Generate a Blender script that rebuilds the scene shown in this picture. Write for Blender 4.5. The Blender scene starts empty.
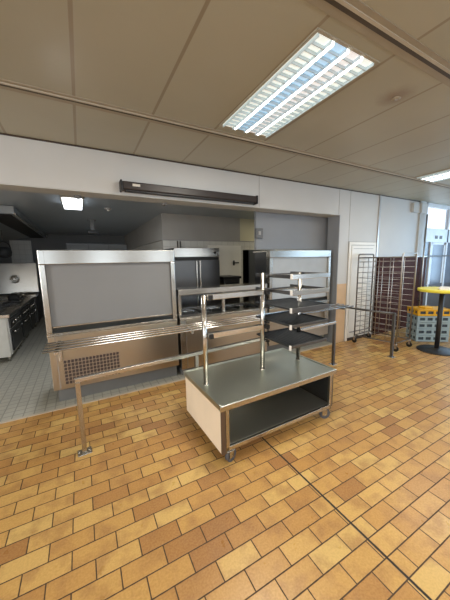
import bpy, bmesh, math, random
from mathutils import Vector, Matrix
random.seed(7)
SC = bpy.context.scene
COL = SC.collection
PI = math.pi

# ------------------------------------------------------------------ materials
def new_mat(name):
    m = bpy.data.materials.new(name); m.use_nodes = True
    nt = m.node_tree
    return m, nt, nt.nodes['Principled BSDF']

def link(nt, a, b): nt.links.new(a, b)

def mth(nt, op, a, b=None, c=None):
    n = nt.nodes.new('ShaderNodeMath'); n.operation = op
    for i, v in enumerate((a, b, c)):
        if v is None: continue
        if isinstance(v, (int, float)): n.inputs[i].default_value = v
        else: link(nt, v, n.inputs[i])
    return n.outputs[0]

def ramp(nt, fac, stops):
    n = nt.nodes.new('ShaderNodeValToRGB')
    el = n.color_ramp.elements
    while len(el) < len(stops): el.new(0.5)
    for e, (p, c) in zip(el, stops):
        e.position = p; e.color = (*c, 1)
    link(nt, fac, n.inputs[0])
    return n.outputs[0]

def mix(nt, fac, a, b, mode='MIX'):
    n = nt.nodes.new('ShaderNodeMixRGB'); n.blend_type = mode
    for i, v in enumerate((fac, a, b)):
        if isinstance(v, (int, float)): n.inputs[i].default_value = v
        elif isinstance(v, tuple): n.inputs[i].default_value = (*v, 1)
        else: link(nt, v, n.inputs[i])
    return n.outputs[0]

def noise(nt, scale, detail=4, vec=None, mapscale=None):
    t = nt.nodes.new('ShaderNodeTexCoord')
    v = vec if vec is not None else t.outputs['Object']
    if mapscale:
        mp = nt.nodes.new('ShaderNodeMapping'); mp.inputs['Scale'].default_value = mapscale
        link(nt, v, mp.inputs[0]); v = mp.outputs[0]
    n = nt.nodes.new('ShaderNodeTexNoise'); n.inputs['Scale'].default_value = scale
    n.inputs['Detail'].default_value = detail
    link(nt, v, n.inputs['Vector'])
    return n.outputs['Fac']

def plain(name, col, rough=.5, metal=0., var=.06, nscale=6., bump=0., spec=None):
    """paint or plastic with slight procedural unevenness"""
    m, nt, b = new_mat(name)
    f = noise(nt, nscale)
    lo = tuple(max(0, c*(1-var)) for c in col); hi = tuple(min(1, c*(1+var)) for c in col)
    link(nt, ramp(nt, f, [(.3, lo), (.7, hi)]), b.inputs['Base Color'])
    b.inputs['Roughness'].default_value = rough
    b.inputs['Metallic'].default_value = metal
    if spec is not None: b.inputs['Specular IOR Level'].default_value = spec
    if bump:
        bn = nt.nodes.new('ShaderNodeBump'); bn.inputs['Strength'].default_value = bump
        bn.inputs['Distance'].default_value = .004
        link(nt, noise(nt, nscale*12), bn.inputs['Height']); link(nt, bn.outputs[0], b.inputs['Normal'])
    return m

def steel(name, col=(.66, .64, .61), rough=.27, brush=(1, 60, 60), amp=.08):
    m, nt, b = new_mat(name)
    b.inputs['Metallic'].default_value = 1
    f = noise(nt, 9., 5, mapscale=brush)
    g = noise(nt, 3., 3)
    s = mth(nt, 'ADD', mth(nt, 'MULTIPLY', f, amp), mth(nt, 'MULTIPLY', g, .06))
    r = mth(nt, 'ADD', s, rough-amp/2-.03)
    link(nt, r, b.inputs['Roughness'])
    link(nt, ramp(nt, g, [(.3, tuple(c*.97 for c in col)), (.7, col)]), b.inputs['Base Color'])
    return m

def emit(name, col, strength):
    m, nt, b = new_mat(name)
    b.inputs['Base Color'].default_value = (.8, .8, .8, 1)
    b.inputs['Emission Color'].default_value = (*col, 1)
    b.inputs['Emission Strength'].default_value = strength
    return m

def glass(name, col=(.95, .97, 1), rough=.02, alpha=None):
    m, nt, b = new_mat(name)
    b.inputs['Base Color'].default_value = (*col, 1)
    b.inputs['Roughness'].default_value = rough
    b.inputs['Transmission Weight'].default_value = 1
    b.inputs['IOR'].default_value = 1.1
    return m

def quarry_floor():
    m, nt, b = new_mat('quarry_tile_floor')
    t = nt.nodes.new('ShaderNodeTexCoord')
    sp = nt.nodes.new('ShaderNodeSeparateXYZ'); link(nt, t.outputs['Object'], sp.inputs[0])
    x, y = sp.outputs[0], sp.outputs[1]
    TW, TH = .234, .1125
    v = mth(nt, 'DIVIDE', mth(nt, 'SUBTRACT', y, .568), TH)
    row = mth(nt, 'FLOOR', v)
    par = mth(nt, 'FLOORED_MODULO', row, 2.)
    u = mth(nt, 'ADD', mth(nt, 'DIVIDE', mth(nt, 'SUBTRACT', x, .516), TW), mth(nt, 'MULTIPLY', par, .5))
    colm = mth(nt, 'FLOOR', u)
    fx, fy = mth(nt, 'FRACT', u), mth(nt, 'FRACT', v)
    ex = mth(nt, 'MULTIPLY', mth(nt, 'MINIMUM', fx, mth(nt, 'SUBTRACT', 1., fx)), TW)
    ey = mth(nt, 'MULTIPLY', mth(nt, 'MINIMUM', fy, mth(nt, 'SUBTRACT', 1., fy)), TH)
    e = mth(nt, 'MINIMUM', ex, ey)
    j = mth(nt, 'MULTIPLY', mth(nt, 'ABSOLUTE', mth(nt, 'SUBTRACT', x, 1.355)), .42)   # expansion joint
    cb = nt.nodes.new('ShaderNodeCombineXYZ'); link(nt, colm, cb.inputs[0]); link(nt, row, cb.inputs[1])
    wn = nt.nodes.new('ShaderNodeTexWhiteNoise'); wn.noise_dimensions = '2D'; link(nt, cb.outputs[0], wn.inputs['Vector'])
    rnd = wn.outputs['Value']
    base = ramp(nt, rnd, [(0, (.34, .15, .045)), (.10, (.45, .225, .062)), (.32, (.54, .29, .08)), (.6, (.60, .35, .10)),
                          (.85, (.67, .42, .13)), (1, (.72, .50, .17))])
    # flashed, uneven firing inside each tile: noise offset per tile
    ad = nt.nodes.new('ShaderNodeVectorMath'); ad.operation = 'ADD'
    sc = nt.nodes.new('ShaderNodeVectorMath'); sc.operation = 'SCALE'; sc.inputs['Scale'].default_value = 3.7
    link(nt, cb.outputs[0], sc.inputs[0]); link(nt, t.outputs['Object'], ad.inputs[0]); link(nt, sc.outputs[0], ad.inputs[1])
    n1 = noise(nt, 7., 3, vec=ad.outputs[0])
    base = mix(nt, mth(nt, 'MULTIPLY', mth(nt, 'SMOOTH_MIN', 1., mth(nt, 'MAXIMUM', mth(nt, 'MULTIPLY', mth(nt, 'SUBTRACT', n1, .47), 5.), 0.), .1), .62),
               base, (.30, .135, .045))
    n2 = noise(nt, 90., 5)
    base = mix(nt, .18, base, ramp(nt, n2, [(.35, (.25, .13, .05)), (.65, (.75, .5, .24))]))
    n3 = noise(nt, .9, 3)
    base = mix(nt, mth(nt, 'MULTIPLY', n3, .22), base, (.33, .19, .09))
    mr = nt.nodes.new('ShaderNodeMapRange'); mr.interpolation_type = 'SMOOTHSTEP'
    mr.inputs['From Min'].default_value = .0020; mr.inputs['From Max'].default_value = .0046
    wob = mth(nt, 'MULTIPLY', mth(nt, 'SUBTRACT', noise(nt, 35., 2), .5), .0022)
    link(nt, mth(nt, 'ADD', mth(nt, 'MINIMUM', e, j), wob), mr.inputs['Value'])
    mask = mr.outputs[0]
    link(nt, mix(nt, mask, (.062, .036, .02), base), b.inputs['Base Color'])
    jj = mth(nt, 'LESS_THAN', mth(nt, 'ABSOLUTE', mth(nt, 'SUBTRACT', x, 1.355)), .006)
    nodes_col = b.inputs['Base Color'].links[0].from_socket
    link(nt, mix(nt, jj, nodes_col, (.02, .017, .015)), b.inputs['Base Color'])
    rr = mth(nt, 'ADD', mth(nt, 'MULTIPLY', noise(nt, 14., 4), .24), .20)
    link(nt, mix(nt, mask, (.8, .8, .8), rr), b.inputs['Roughness'])
    bn = nt.nodes.new('ShaderNodeBump'); bn.inputs['Strength'].default_value = .5; bn.inputs['Distance'].default_value = .0025
    link(nt, mth(nt, 'ADD', mask, mth(nt, 'MULTIPLY', noise(nt, 60., 4), .25)), bn.inputs['Height'])
    link(nt, bn.outputs[0], b.inputs['Normal'])
    return m

def grid_tiles(name, c1, c2, grout, tw, th, plane='xy', rough=.4, off=0., gw=.02):
    m, nt, b = new_mat(name)
    t = nt.nodes.new('ShaderNodeTexCoord')
    sp = nt.nodes.new('ShaderNodeSeparateXYZ'); link(nt, t.outputs['Object'], sp.inputs[0])
    cb = nt.nodes.new('ShaderNodeCombineXYZ')
    ia, ib = {'xy': (0, 1), 'xz': (0, 2), 'yz': (1, 2)}[plane]
    link(nt, sp.outputs[ia], cb.inputs[0]); link(nt, sp.outputs[ib], cb.inputs[1])
    br = nt.nodes.new('ShaderNodeTexBrick'); link(nt, cb.outputs[0], br.inputs['Vector'])
    br.offset = off; br.inputs['Scale'].default_value = 1
    br.inputs['Brick Width'].default_value = tw; br.inputs['Row Height'].default_value = th
    br.inputs['Mortar Size'].default_value = gw*min(tw, th); br.inputs['Mortar Smooth'].default_value = .2
    br.inputs['Color1'].default_value = (*c1, 1); br.inputs['Color2'].default_value = (*c2, 1); br.inputs['Mortar'].default_value = (*grout, 1)
    link(nt, br.outputs['Color'], b.inputs['Base Color'])
    b.inputs['Roughness'].default_value = rough
    bn = nt.nodes.new('ShaderNodeBump'); bn.inputs['Strength'].default_value = .35; bn.inputs['Distance'].default_value = .002
    bn.invert = True
    link(nt, br.outputs['Fac'], bn.inputs['Height']); link(nt, bn.outputs[0], b.inputs['Normal'])
    return m

def ceiling_mat():
    m, nt, b = new_mat('ceiling_panels')
    t = nt.nodes.new('ShaderNodeTexCoord')
    sp = nt.nodes.new('ShaderNodeSeparateXYZ'); link(nt, t.outputs['Object'], sp.inputs[0])
    x, y = sp.outputs[0], sp.outputs[1]
    u = mth(nt, 'DIVIDE', mth(nt, 'SUBTRACT', x, .065), .585)
    fx = mth(nt, 'FRACT', u)
    ex = mth(nt, 'MULTIPLY', mth(nt, 'MINIMUM', fx, mth(nt, 'SUBTRACT', 1., fx)), .585)
    cell = nt.nodes.new('ShaderNodeCombineXYZ')
    link(nt, mth(nt, 'FLOOR', u), cell.inputs[0])
    link(nt, mth(nt, 'FLOOR', mth(nt, 'DIVIDE', mth(nt, 'SUBTRACT', y, 1.05), 1.45)), cell.inputs[1])
    wn = nt.nodes.new('ShaderNodeTexWhiteNoise'); wn.noise_dimensions = '2D'; link(nt, cell.outputs[0], wn.inputs['Vector'])
    base = ramp(nt, wn.outputs['Value'], [(0, (.375, .365, .29)), (1, (.41, .395, .315))])
    base = mix(nt, .16, base, ramp(nt, noise(nt, 1.3, 4), [(.3, (.36, .32, .24)), (.7, (.56, .54, .45))]))
    mr = nt.nodes.new('ShaderNodeMapRange'); mr.inputs['From Min'].default_value = .009; mr.inputs['From Max'].default_value = .0125
    link(nt, ex, mr.inputs['Value'])
    base = mix(nt, mr.outputs[0], (.29, .25, .185), base)
    # brown ring-shaped stain round the detector
    d = nt.nodes.new('ShaderNodeVectorMath'); d.operation = 'DISTANCE'
    link(nt, t.outputs['Object'], d.inputs[0]); d.inputs[1].default_value = (2.27, 1.36, 2.885)
    dd = mth(nt, 'ADD', d.outputs['Value'], mth(nt, 'MULTIPLY', noise(nt, 9., 4), .12))
    mr2 = nt.nodes.new('ShaderNodeMapRange'); mr2.inputs['From Min'].default_value = .10; mr2.inputs['From Max'].default_value = .22
    mr2.inputs['To Min'].default_value = .7; mr2.inputs['To Max'].default_value = 0
    link(nt, dd, mr2.inputs['Value'])
    base = mix(nt, mr2.outputs[0], base, (.27, .2, .15))
    link(nt, base, b.inputs['Base Color'])
    b.inputs['Roughness'].default_value = .42
    return m

M = {}
M['floor'] = quarry_floor()
M['kfloor'] = grid_tiles('grey_kitchen_tiles', (.43, .42, .36), (.39, .38, .33), (.27, .265, .23), .1, .1, 'xy', .45, gw=.07)
M['ceiling'] = ceiling_mat()
M['white_wall'] = plain('white_wall_paint', (.55, .552, .54), .55, var=.03, nscale=1.5)
M['grey_wall'] = plain('grey_wall_paint', (.25, .262, .28), .5, var=.05, nscale=2)
M['header_grey'] = plain('pale_grey_trim', (.50, .50, .48), .5)
M['dark_wall'] = plain('dull_kitchen_wall', (.16, .165, .165), .5, var=.06, nscale=2)
M['warm_tint_wall'] = plain('painted_warm_light_wall', (.62, .57, .40), .5, var=.05, nscale=2)  # yellowish colour paints in the warm light on this stretch of wall
M['taupe_wall'] = plain('taupe_wall_paint', (.36, .34, .31), .5, var=.05, nscale=2)
M['white_tile'] = grid_tiles('white_kitchen_tiles', (.66, .64, .58), (.62, .60, .55), (.45, .43, .38), .15, .15, 'xz', .25, gw=.02)
M['kceil'] = plain('kitchen_ceiling_paint', (.38, .43, .48), .3, var=.05, nscale=1.5)
M['tan'] = plain('tan_wall_panel', (.62, .42, .24), .5, var=.05)
M['brown_tile'] = grid_tiles('brown_glazed_tiles', (.062, .018, .012), (.045, .013, .009), (.075, .035, .026), .2, .1, 'xz', .75, .5, gw=.03)
M['brown_tile'].node_tree.nodes['Principled BSDF'].inputs['Specular IOR Level'].default_value = .15
M['door_white'] = plain('white_door_paint', (.78, .75, .68), .4, var=.02)
M['frame_line'] = plain('grey_line_paint', (.33, .32, .31), .6)  # flat grey for seams, joints and small fittings
M['ch'] = plain('ceiling_channel_paint', (.34, .30, .23), .5)
M['ch_dark'] = plain('ceiling_channel_groove', (.07, .055, .04), .6)
M['dark_line'] = plain('dark_brown_edge', (.05, .035, .025), .5)
M['steel'] = steel('brushed_steel', (.54, .52, .48), .23)
M['steel_v'] = steel('brushed_steel_vertical', (.50, .475, .43), .24, brush=(60, 60, 1))
M['tube'] = steel('polished_steel_tube', (.58, .56, .52), .22, brush=(8, 8, 8))
M['deck'] = steel('worn_steel_deck', (.60, .63, .56), .36, brush=(2, 30, 30))
M['beam'] = steel('display_beam_steel', (.43, .41, .37), .22, amp=.04)
M['bright'] = steel('bright_steel', (.74, .73, .70), .2)
M['shelf'] = steel('pale_worn_steel_shelf', (.62, .62, .57), .42, brush=(2, 30, 30))
M['dark_steel'] = steel('dull_dark_steel', (.15, .152, .155), .36)
M['warm_steel'] = steel('warm_steel_cladding', (.50, .45, .37), .30, amp=.03)
M['blind'] = plain('grey_roller_blind', (.225, .23, .235), .5, spec=.25, var=.025, nscale=2)
M['blind_light'] = plain('pale_grey_blind', (.42, .46, .49), .5, var=.05, nscale=5)
M['black'] = plain('black_plastic', (.012, .012, .013), .45)
M['black_metal'] = plain('black_painted_metal', (.018, .018, .019), .5)
M['tray'] = plain('dark_grey_tray', (.030, .034, .038), .38, var=.2, nscale=25)
M['rubber'] = plain('grey_rubber', (.09, .09, .10), .6)
M['wood'] = plain('pale_laminate_panel', (.93, .80, .62), .5, var=.05, nscale=3)
M['brown_edge'] = plain('brown_panel_edge', (.10, .06, .035), .55)
M['slot'] = plain('grille_dark_mesh', (.055, .042, .045), .7)
M['brown_cas'] = plain('dark_brown_casing', (.022, .015, .013), .4)
M['label'] = plain('pale_sticker', (.6, .57, .5), .5)
M['wire'] = plain('dull_zinc_wire', (.16, .14, .12), .4, metal=.7)
M['wire_light'] = steel('zinc_wire', (.45, .42, .39), .35)
M['yellow'] = plain('yellow_laminate', (.86, .76, .07), .35, var=.04)
M['crate_yellow'] = plain('yellow_orange_plastic', (.78, .42, .02), .4, var=.08)
M['crate_blue'] = plain('blue_grey_plastic', (.33, .44, .49), .45, var=.06)
M['crate_hole'] = plain('crate_inside_shade', (.05, .07, .09), .7)
M['paper'] = plain('white_paper', (.82, .80, .76), .6, var=.02)
M['lamp_frame'] = plain('beige_lamp_frame', (.40, .37, .30), .4)
M['tube_light'] = emit('fluorescent_tube', (1, .98, .92), 9.)
M['ref_a'] = emit('painted_glow_pale', (.78, .88, .84), .75)  # tinted emission paints in the reflections of the louvre columns
M['ref_b'] = emit('painted_glow_blue', (.20, .52, .80), .85)
M['ref_c'] = emit('painted_glow_grey', (.76, .77, .80), .72)
M['louvre'] = plain('white_louvre', (.66, .78, .84), .3)
M['kit_light'] = emit('kitchen_lamp_diffuser', (.9, .95, 1), 4.)
M['glass'] = glass('clear_glass')
M['dark_glass'] = plain('dark_glass', (.02, .024, .026), .06)
M['door_glass'] = plain('grey_blue_frosted_glass', (.15, .175, .215), .25, var=.12, nscale=3)
M['white_frame'] = plain('white_window_frame', (.66, .69, .72), .4)
M['dark_door'] = plain('dark_grey_door', (.075, .08, .09), .4)
M['range_white'] = plain('pale_enamel', (.62, .62, .58), .35)
M['range_black'] = plain('black_enamel', (.02, .021, .022), .3)
M['cast_iron'] = plain('cast_iron', (.03, .032, .035), .55)
M['hood'] = plain('grey_hood_sheet', (.30, .32, .33), .45)
M['switch'] = plain('dark_grey_switch_plastic', (.13, .135, .14), .4)
M['hood_in'] = plain('near_black_filter', (.015, .013, .012), .6)  # near-black colour of the hood filter
M['void'] = plain('corridor_painted_dark', (.008, .008, .008), .9)  # near-black colour stands in for the darkness past the doorway
M['plinth'] = plain('grey_plinth', (.16, .16, .155), .6)
M['cream_plastic'] = plain('cream_plastic', (.5, .46, .38), .5)
M['threshold'] = plain('pale_threshold_strip', (.50, .44, .36), .5)

# ------------------------------------------------------------------ mesh helpers
class S:
    """collects shapes (given in scene coordinates) into one mesh; off is the thing's base"""
    def __init__(self, off=(0, 0, 0)):
        self.bm = bmesh.new(); self.off = Vector(off); self.mi = 0
    def _merge(self, tmp, smooth=False):
        me = bpy.data.meshes.new('t'); 
        for f in tmp.faces: f.material_index = self.mi; f.smooth = smooth
        tmp.to_mesh(me); tmp.free(); self.bm.from_mesh(me); bpy.data.meshes.remove(me)
    def box(self, a, b, bev=0., rz=0., rx=0., ry=0., seg=2):
        a = Vector(a); b = Vector(b); c = (a+b)/2; d = b-a
        t = bmesh.new(); bmesh.ops.create_cube(t, size=1)
        bmesh.ops.scale(t, vec=(abs(d.x), abs(d.y), abs(d.z)), verts=t.verts)
        if bev: bmesh.ops.bevel(t, geom=list(t.edges), offset=bev, segments=seg, affect='EDGES', profile=.5)
        mat = Matrix.Translation(c) @ Matrix.Rotation(rz, 4, 'Z') @ Matrix.Rotation(ry, 4, 'Y') @ Matrix.Rotation(rx, 4, 'X')
        bmesh.ops.transform(t, matrix=mat, verts=t.verts)
        self._merge(t); return self
    def cyl(self, p, q, r, n=16, r2=None, cap=True):
        p = Vector(p); q = Vector(q); d = q-p
        t = bmesh.new()
        bmesh.ops.create_cone(t, cap_ends=cap, segments=n, radius1=r, radius2=r if r2 is None else r2, depth=d.length)
        mat = Matrix.Translation((p+q)/2) @ d.to_track_quat('Z', 'Y').to_matrix().to_4x4()
        bmesh.ops.transform(t, matrix=mat, verts=t.verts)
        me_sm = True
        self._merge(t, False)
        self.bm.faces.ensure_lookup_table()
        k = len(self.bm.faces)
        for f in self.bm.faces[k-(n+(2 if cap else 0)):]:
            if len(f.verts) == 4: f.smooth = True
        return self
    def tube(self, pts, r, n=12):
        """bent tube: a ring swept along the polyline"""
        pts = [Vector(p) for p in pts]; t = bmesh.new(); rings = []
        for i, p in enumerate(pts):
            a = (pts[i]-pts[i-1]).normalized() if i else (pts[1]-pts[0]).normalized()
            b = (pts[i+1]-pts[i]).normalized() if i < len(pts)-1 else a
            tan = (a+b).normalized(); k = 1/max(.5, tan.dot(a))
            if i == 0:
                up = Vector((0, 0, 1)) if abs(tan.z) < .9 else Vector((0, 1, 0))
                e1 = tan.cross(up).normalized()
            else:
                e1 = (e1 - tan*e1.dot(tan)).normalized()
            e2 = tan.cross(e1)
            rings.append([t.verts.new(p + r*(math.cos(2*PI*j/n)*e1 + math.sin(2*PI*j/n)*e2)) for j in range(n)])
        for A, B in zip(rings, rings[1:]):
            for j in range(n):
                t.faces.new((A[j], A[(j+1) % n], B[(j+1) % n], B[j]))
        t.faces.new(rings[0][::-1]); t.faces.new(rings[-1])
        bmesh.ops.recalc_face_normals(t, faces=t.faces)
        self._merge(t, True); return self
    def lathe(self, prof, c, n=32, axis='Z'):
        t = bmesh.new(); rings = []
        for r, z in prof:
            rings.append([t.verts.new((r*math.cos(2*PI*j/n), r*math.sin(2*PI*j/n), z)) for j in range(n)])
        for A, B in zip(rings, rings[1:]):
            for j in range(n): t.faces.new((A[j], A[(j+1) % n], B[(j+1) % n], B[j]))
        t.faces.new(rings[0][::-1]); t.faces.new(rings[-1])
        bmesh.ops.recalc_face_normals(t, faces=t.faces)
        mat = Matrix.Translation(Vector(c))
        if axis == 'Y': mat = mat @ Matrix.Rotation(PI/2, 4, 'X')
        if axis == 'X': mat = mat @ Matrix.Rotation(PI/2, 4, 'Y')
        bmesh.ops.transform(t, matrix=mat, verts=t.verts)
        sm = [f for f in t.faces if len(f.verts) == 4]
        for f in t.faces: f.material_index = self.mi
        me = bpy.data.meshes.new('t')
        for f in sm: f.smooth = True
        t.to_mesh(me); t.free(); self.bm.from_mesh(me); bpy.data.meshes.remove(me)
        return self
    def prism(self, pts, axis, a, b):
        """polygon pts in the plane across `axis`, extruded from a to b"""
        t = bmesh.new()
        def P(u, v, w): return {'X': (w, u, v), 'Y': (u, w, v), 'Z': (u, v, w)}[axis]
        A = [t.verts.new(P(u, v, a)) for u, v in pts]; B = [t.verts.new(P(u, v, b)) for u, v in pts]
        n = len(pts)
        for i in range(n): t.faces.new((A[i], A[(i+1) % n], B[(i+1) % n], B[i]))
        t.faces.new(A[::-1]); t.faces.new(B); bmesh.ops.recalc_face_normals(t, faces=t.faces)
        self._merge(t); return self
    def build(self, name, mats, parent=None):
        bmesh.ops.translate(self.bm, vec=-self.off, verts=self.bm.verts)
        me = bpy.data.meshes.new(name); self.bm.to_mesh(me); self.bm.free()
        if not isinstance(mats, (list, tuple)): mats = [mats]
        for m in mats: me.materials.append(M[m])
        o = bpy.data.objects.new(name, me); COL.objects.link(o)
        if parent is not None: o.parent = parent
        elif self.off.length: o.location = self.off
        return o

def tag(o, label=None, cat=None, group=None):
    if label: o['label'] = label
    if cat: o['category'] = cat
    if group: o['group'] = group
    return o
def thing(name, label, cat, loc=(0, 0, 0), rz=0., group=None):
    o = bpy.data.objects.new(name, None); COL.objects.link(o)
    o.location = loc; o.rotation_euler = (0, 0, rz); o.empty_display_size = .1
    return tag(o, label, cat, group)
def struct(name, s, mats):
    o = s.build(name, mats); o['kind'] = 'structure'; return o
def copy_tree(o, parent=None):
    c = o.copy(); COL.objects.link(c)
    if parent is not None: c.parent = parent
    for ch in list(o.children): copy_tree(ch, c)
    return c

# ------------------------------------------------------------------ the room
YW = 3.40; ZC = 2.885; ZH = 2.43; XJ = 4.24; ZK = 2.6
XL, XR, YB = -5.0, 9.0, -4.0
struct('floor', S().box((XL, YB, -.06), (XR, YW, 0)), 'floor')
struct('floor_kitchen', S().box((-4.2, YW, -.06), (5.2, 11.0, 0)), 'kfloor')
struct('trim_threshold', S().box((XL, YW-.025, 0), (XJ, YW+.015, .004)), 'threshold')
struct('ceiling', S().box((XL, YB, ZC), (XR, YW+.2, ZC+.08)), 'ceiling')
struct('wall_front', S().box((XL, YW, ZH), (XJ, YW+.25, ZC)), 'white_wall')                 # header over the servery opening
struct('wall_right_of_opening', S().box((XJ, YW, 0), (7.15, YW+.25, ZC)), 'white_wall')
struct('wall_left_of_opening', S().box((XL, YW, 0), (-4.2, YW+.25, ZH)), 'white_wall')
struct('trim_jamb', S().box((XJ-.012, YW-.004, 0), (XJ, YW+.254, ZH)), 'grey_wall')
struct('trim_header', S().box((-4.2, YW-.004, ZH-.012), (XJ, YW+.254, ZH)), 'header_grey')
struct('trim_cornice', S().box((XL, YW-.012, ZC-.014), (7.15, YW, ZC)), 'dark_line')
for i, x in enumerate((2.44, 4.205, 4.51)):
    struct('trim_seam_%d' % (i+1), S().box((x-.003, YW-.003, ZH if x < XJ else 1.16), (x+.003, YW, ZC-.014)), 'frame_line')
struct('trim_batten', S().box((5.375, YW-.02, 0), (5.415, YW, ZC-.014), .004), 'wire_light')
struct('trim_tan', S().box((XJ, YW-.008, 0), (4.5, YW, 1.16)), 'tan')
struct('wall_wainscot', S().box((5.42, YW-.05, 0), (7.3, YW+.06, 1.64)), 'brown_tile')
struct('trim_ledge', S().box((5.42, YW-.056, 1.64), (7.3, YW+.06, 1.658)), 'wire_light')
struct('trim_pilaster', S().box((6.88, YW-.035, 1.658), (7.12, YW, ZC)), 'header_grey')
struct('trim_beam', S().box((6.55, YW-.06, 2.62), (6.86, YW-.0, 2.82)).box((6.80, YW-.10, 2.62), (7.04, YW-.035, 2.82)), 'header_grey')
# white service door in the right wall
d = struct('door_1', S().box((4.585, YW-.03, .06), (5.28, YW-.004, 1.885), .003), 'door_white')
S().box((4.63, YW-.034, .16), (5.235, YW-.03, .18)).box((4.63, YW-.034, 1.82), (5.235, YW-.03, 1.828)).build('panel_line', 'frame_line', d)
fr = S()
for a, b in (((4.52, 0), (4.58, 1.889)), ((5.285, 0), (5.345, 1.889)), ((4.52, 1.89), (5.345, 1.95))):
    fr.box((a[0], YW-.022, a[1]), (b[0], YW, b[1]), .003)
struct('trim_door', fr, 'door_white')
struct('trim_door_gap', S().box((4.514, YW-.008, 1.951), (5.351, YW, 1.959)).box((5.346, YW-.008, 0), (5.352, YW, 1.951)).box((4.514, YW-.008, 0), (4.519, YW, 1.951)).box((4.59, YW-.024, 1.888), (5.28, YW-.02, 1.896)), 'frame_line')
struct('baseboard_right', S().box((4.585, YW-.034, 0), (5.28, YW-.004, .055)), 'dark_line')
# ceiling channels
for i, y in enumerate((2.505, 1.045, -.405, -1.855, -3.3)):
    s = S(); s.box((XL, y-.06, ZC-.006), (7.15 if i == 0 else XR, y+.06, ZC+.002))
    s.mi = 1; s.box((XL, y-.012, ZC-.010), (XR if i else 7.15, y+.012, ZC-.004))
    s.mi = 2; s.box((XL, y-.030, ZC-.012), (XR if i else 7.15, y-.013, ZC-.005))
    struct('trim_channel_%d' % (i+1), s, ['ch', 'ch_dark', 'cream_plastic'])
# glazed corner on the far right
g = S()
for a, b in (((7.15, 0), (7.22, ZC)), ((8.27, 0), (8.34, ZC)), ((7.15, 2.80), (9, ZC)), ((7.15, 1.99), (9, 2.31)), ((7.22, 0), (9, .10)), ((7.50, .1), (7.57, 2.0)), ((8.93, 0), (9, ZC))):
    g.box((a[0], YW-.02, a[1]), (b[0], YW+.06, b[1]), .004)
struct('window_frame_corner', g, 'white_frame')
struct('window_1', S().box((7.22, YW+.01, 2.31), (8.27, YW+.02, 2.80)), 'glass')
struct('window_2', S().box((8.34, YW+.01, 2.31), (8.93, YW+.02, 2.80)), 'glass')
dd = struct('door_2', S().box((7.57, YW, .1), (7.65, YW+.04, 1.99)).box((8.20, YW, .1), (8.27, YW+.04, 1.99)).box((7.57, YW, .1), (8.27, YW+.04, .95)).box((7.57, YW, 1.93), (8.27, YW+.04, 1.99)), 'white_frame')
S().box((7.65, YW+.01, .95), (8.20, YW+.02, 1.93)).build('pane', 'door_glass', dd)
S().box((7.60, YW-.012, .13), (8.25, YW-.0005, .96), .003).build('kick_panel', 'dark_door', dd)
struct('window_3', S().box((7.22, YW+.01, .1), (7.50, YW+.02, 1.99)), 'door_glass')
struct('window_4', S().box((8.34, YW+.01, .1), (8.93, YW+.02, 1.99)), 'door_glass')
struct('trim_guard_rail', S().box((7.22, YW-.05, 1.64), (8.95, YW-.02, 1.67)), 'dark_line')
struct('trim_dado', S().box((7.22, YW-.018, .1), (7.5, YW+.0, .95)).box((8.34, YW-.018, .1), (8.93, YW, .95)), 'dark_door')
# unseen rest of the dining room, windows on the right and an added row behind the camera
w = S()
w.box((XR, YB, 0), (XR+.2, YW+.2, .9)).box((XR, YB, 2.6), (XR+.2, YW+.2, ZC)).box((XR, YB, .9), (XR+.2, -3.2, 2.6)).box((XR, 3.0, .9), (XR+.2, YW+.2, 2.6)).box((XR, -.2, .9), (XR+.2, 0, 2.6))
struct('wall_right', w, 'white_wall')
struct('window_5', S().box((XR+.08, -3.2, .9), (XR+.09, -.2, 2.6)), 'glass')
struct('window_6', S().box((XR+.08, 0, .9), (XR+.09, 3.0, 2.6)), 'glass')
WX = (-3.4, -1.3, .8, 2.9, 5.0, 7.1)            # rear windows added in narrow strips to streak the steel's reflections
w = S().box((XL, YB-.2, 0), (XR, YB, .9)).box((XL, YB-.2, 2.5), (XR, YB, ZC))
for a_, b_ in zip((XL,)+tuple(x+.45 for x in WX), tuple(x-.45 for x in WX)+(XR,)): w.box((a_, YB-.2, .9), (b_, YB, 2.5))
struct('wall_back', w, 'white_wall')
for k, x in enumerate(WX): struct('window_%d' % (10+k), S().box((x-.45, YB-.1, .9), (x+.45, YB-.09, 2.5)), 'glass')
struct('wall_left', S().box((XL-.2, YB, 0), (XL, YW+.2, .9)).box((XL-.2, YB, 2.6), (XL, YW+.2, ZC)).box((XL-.2, YB, .9), (XL, -2.5, 2.6)).box((XL-.2, 1.3, .9), (XL, YW+.2, 2.6)), 'white_wall')
struct('window_9', S().box((XL-.1, -2.5, .9), (XL-.09, 1.3, 2.6)), 'glass')

# ------------------------------------------------------------------ kitchen shell
struct('ceiling_kitchen', S().box((-4.2, YW+.25, ZK), (5.2, 11, ZK+.08)), 'kceil')
struct('wall_kitchen_left', S().box((-2.5, 5.4, 0), (-2.3, 11, ZK)).box((-4.2, 5.3, 0), (-2.3, 5.5, ZK)).box((-4.4, YW+.25, 0), (-4.2, 5.5, ZK)), 'dark_wall')
struct('wall_kitchen_rear', S().box((-2.3, 10.5, 0), (1.5, 10.7, ZK)), 'dark_wall')
struct('wall_kitchen_middle', S().box((1.5, 5.4, 2.085), (3.33, 10.5, ZK)), 'taupe_wall')
struct('wall_kitchen_tiled', S().box((1.5, 5.4, 0), (3.40, 10.5, 2.075)).box((3.72, 5.4, 0), (5.2, 5.6, 2.075)).box((3.40, 5.4, 1.885), (3.72, 5.6, 2.075)), 'white_tile')
struct('trim_kitchen', S().box((1.49, 5.39, 2.07), (5.2, 5.41, 2.09)), 'frame_line')
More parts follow.
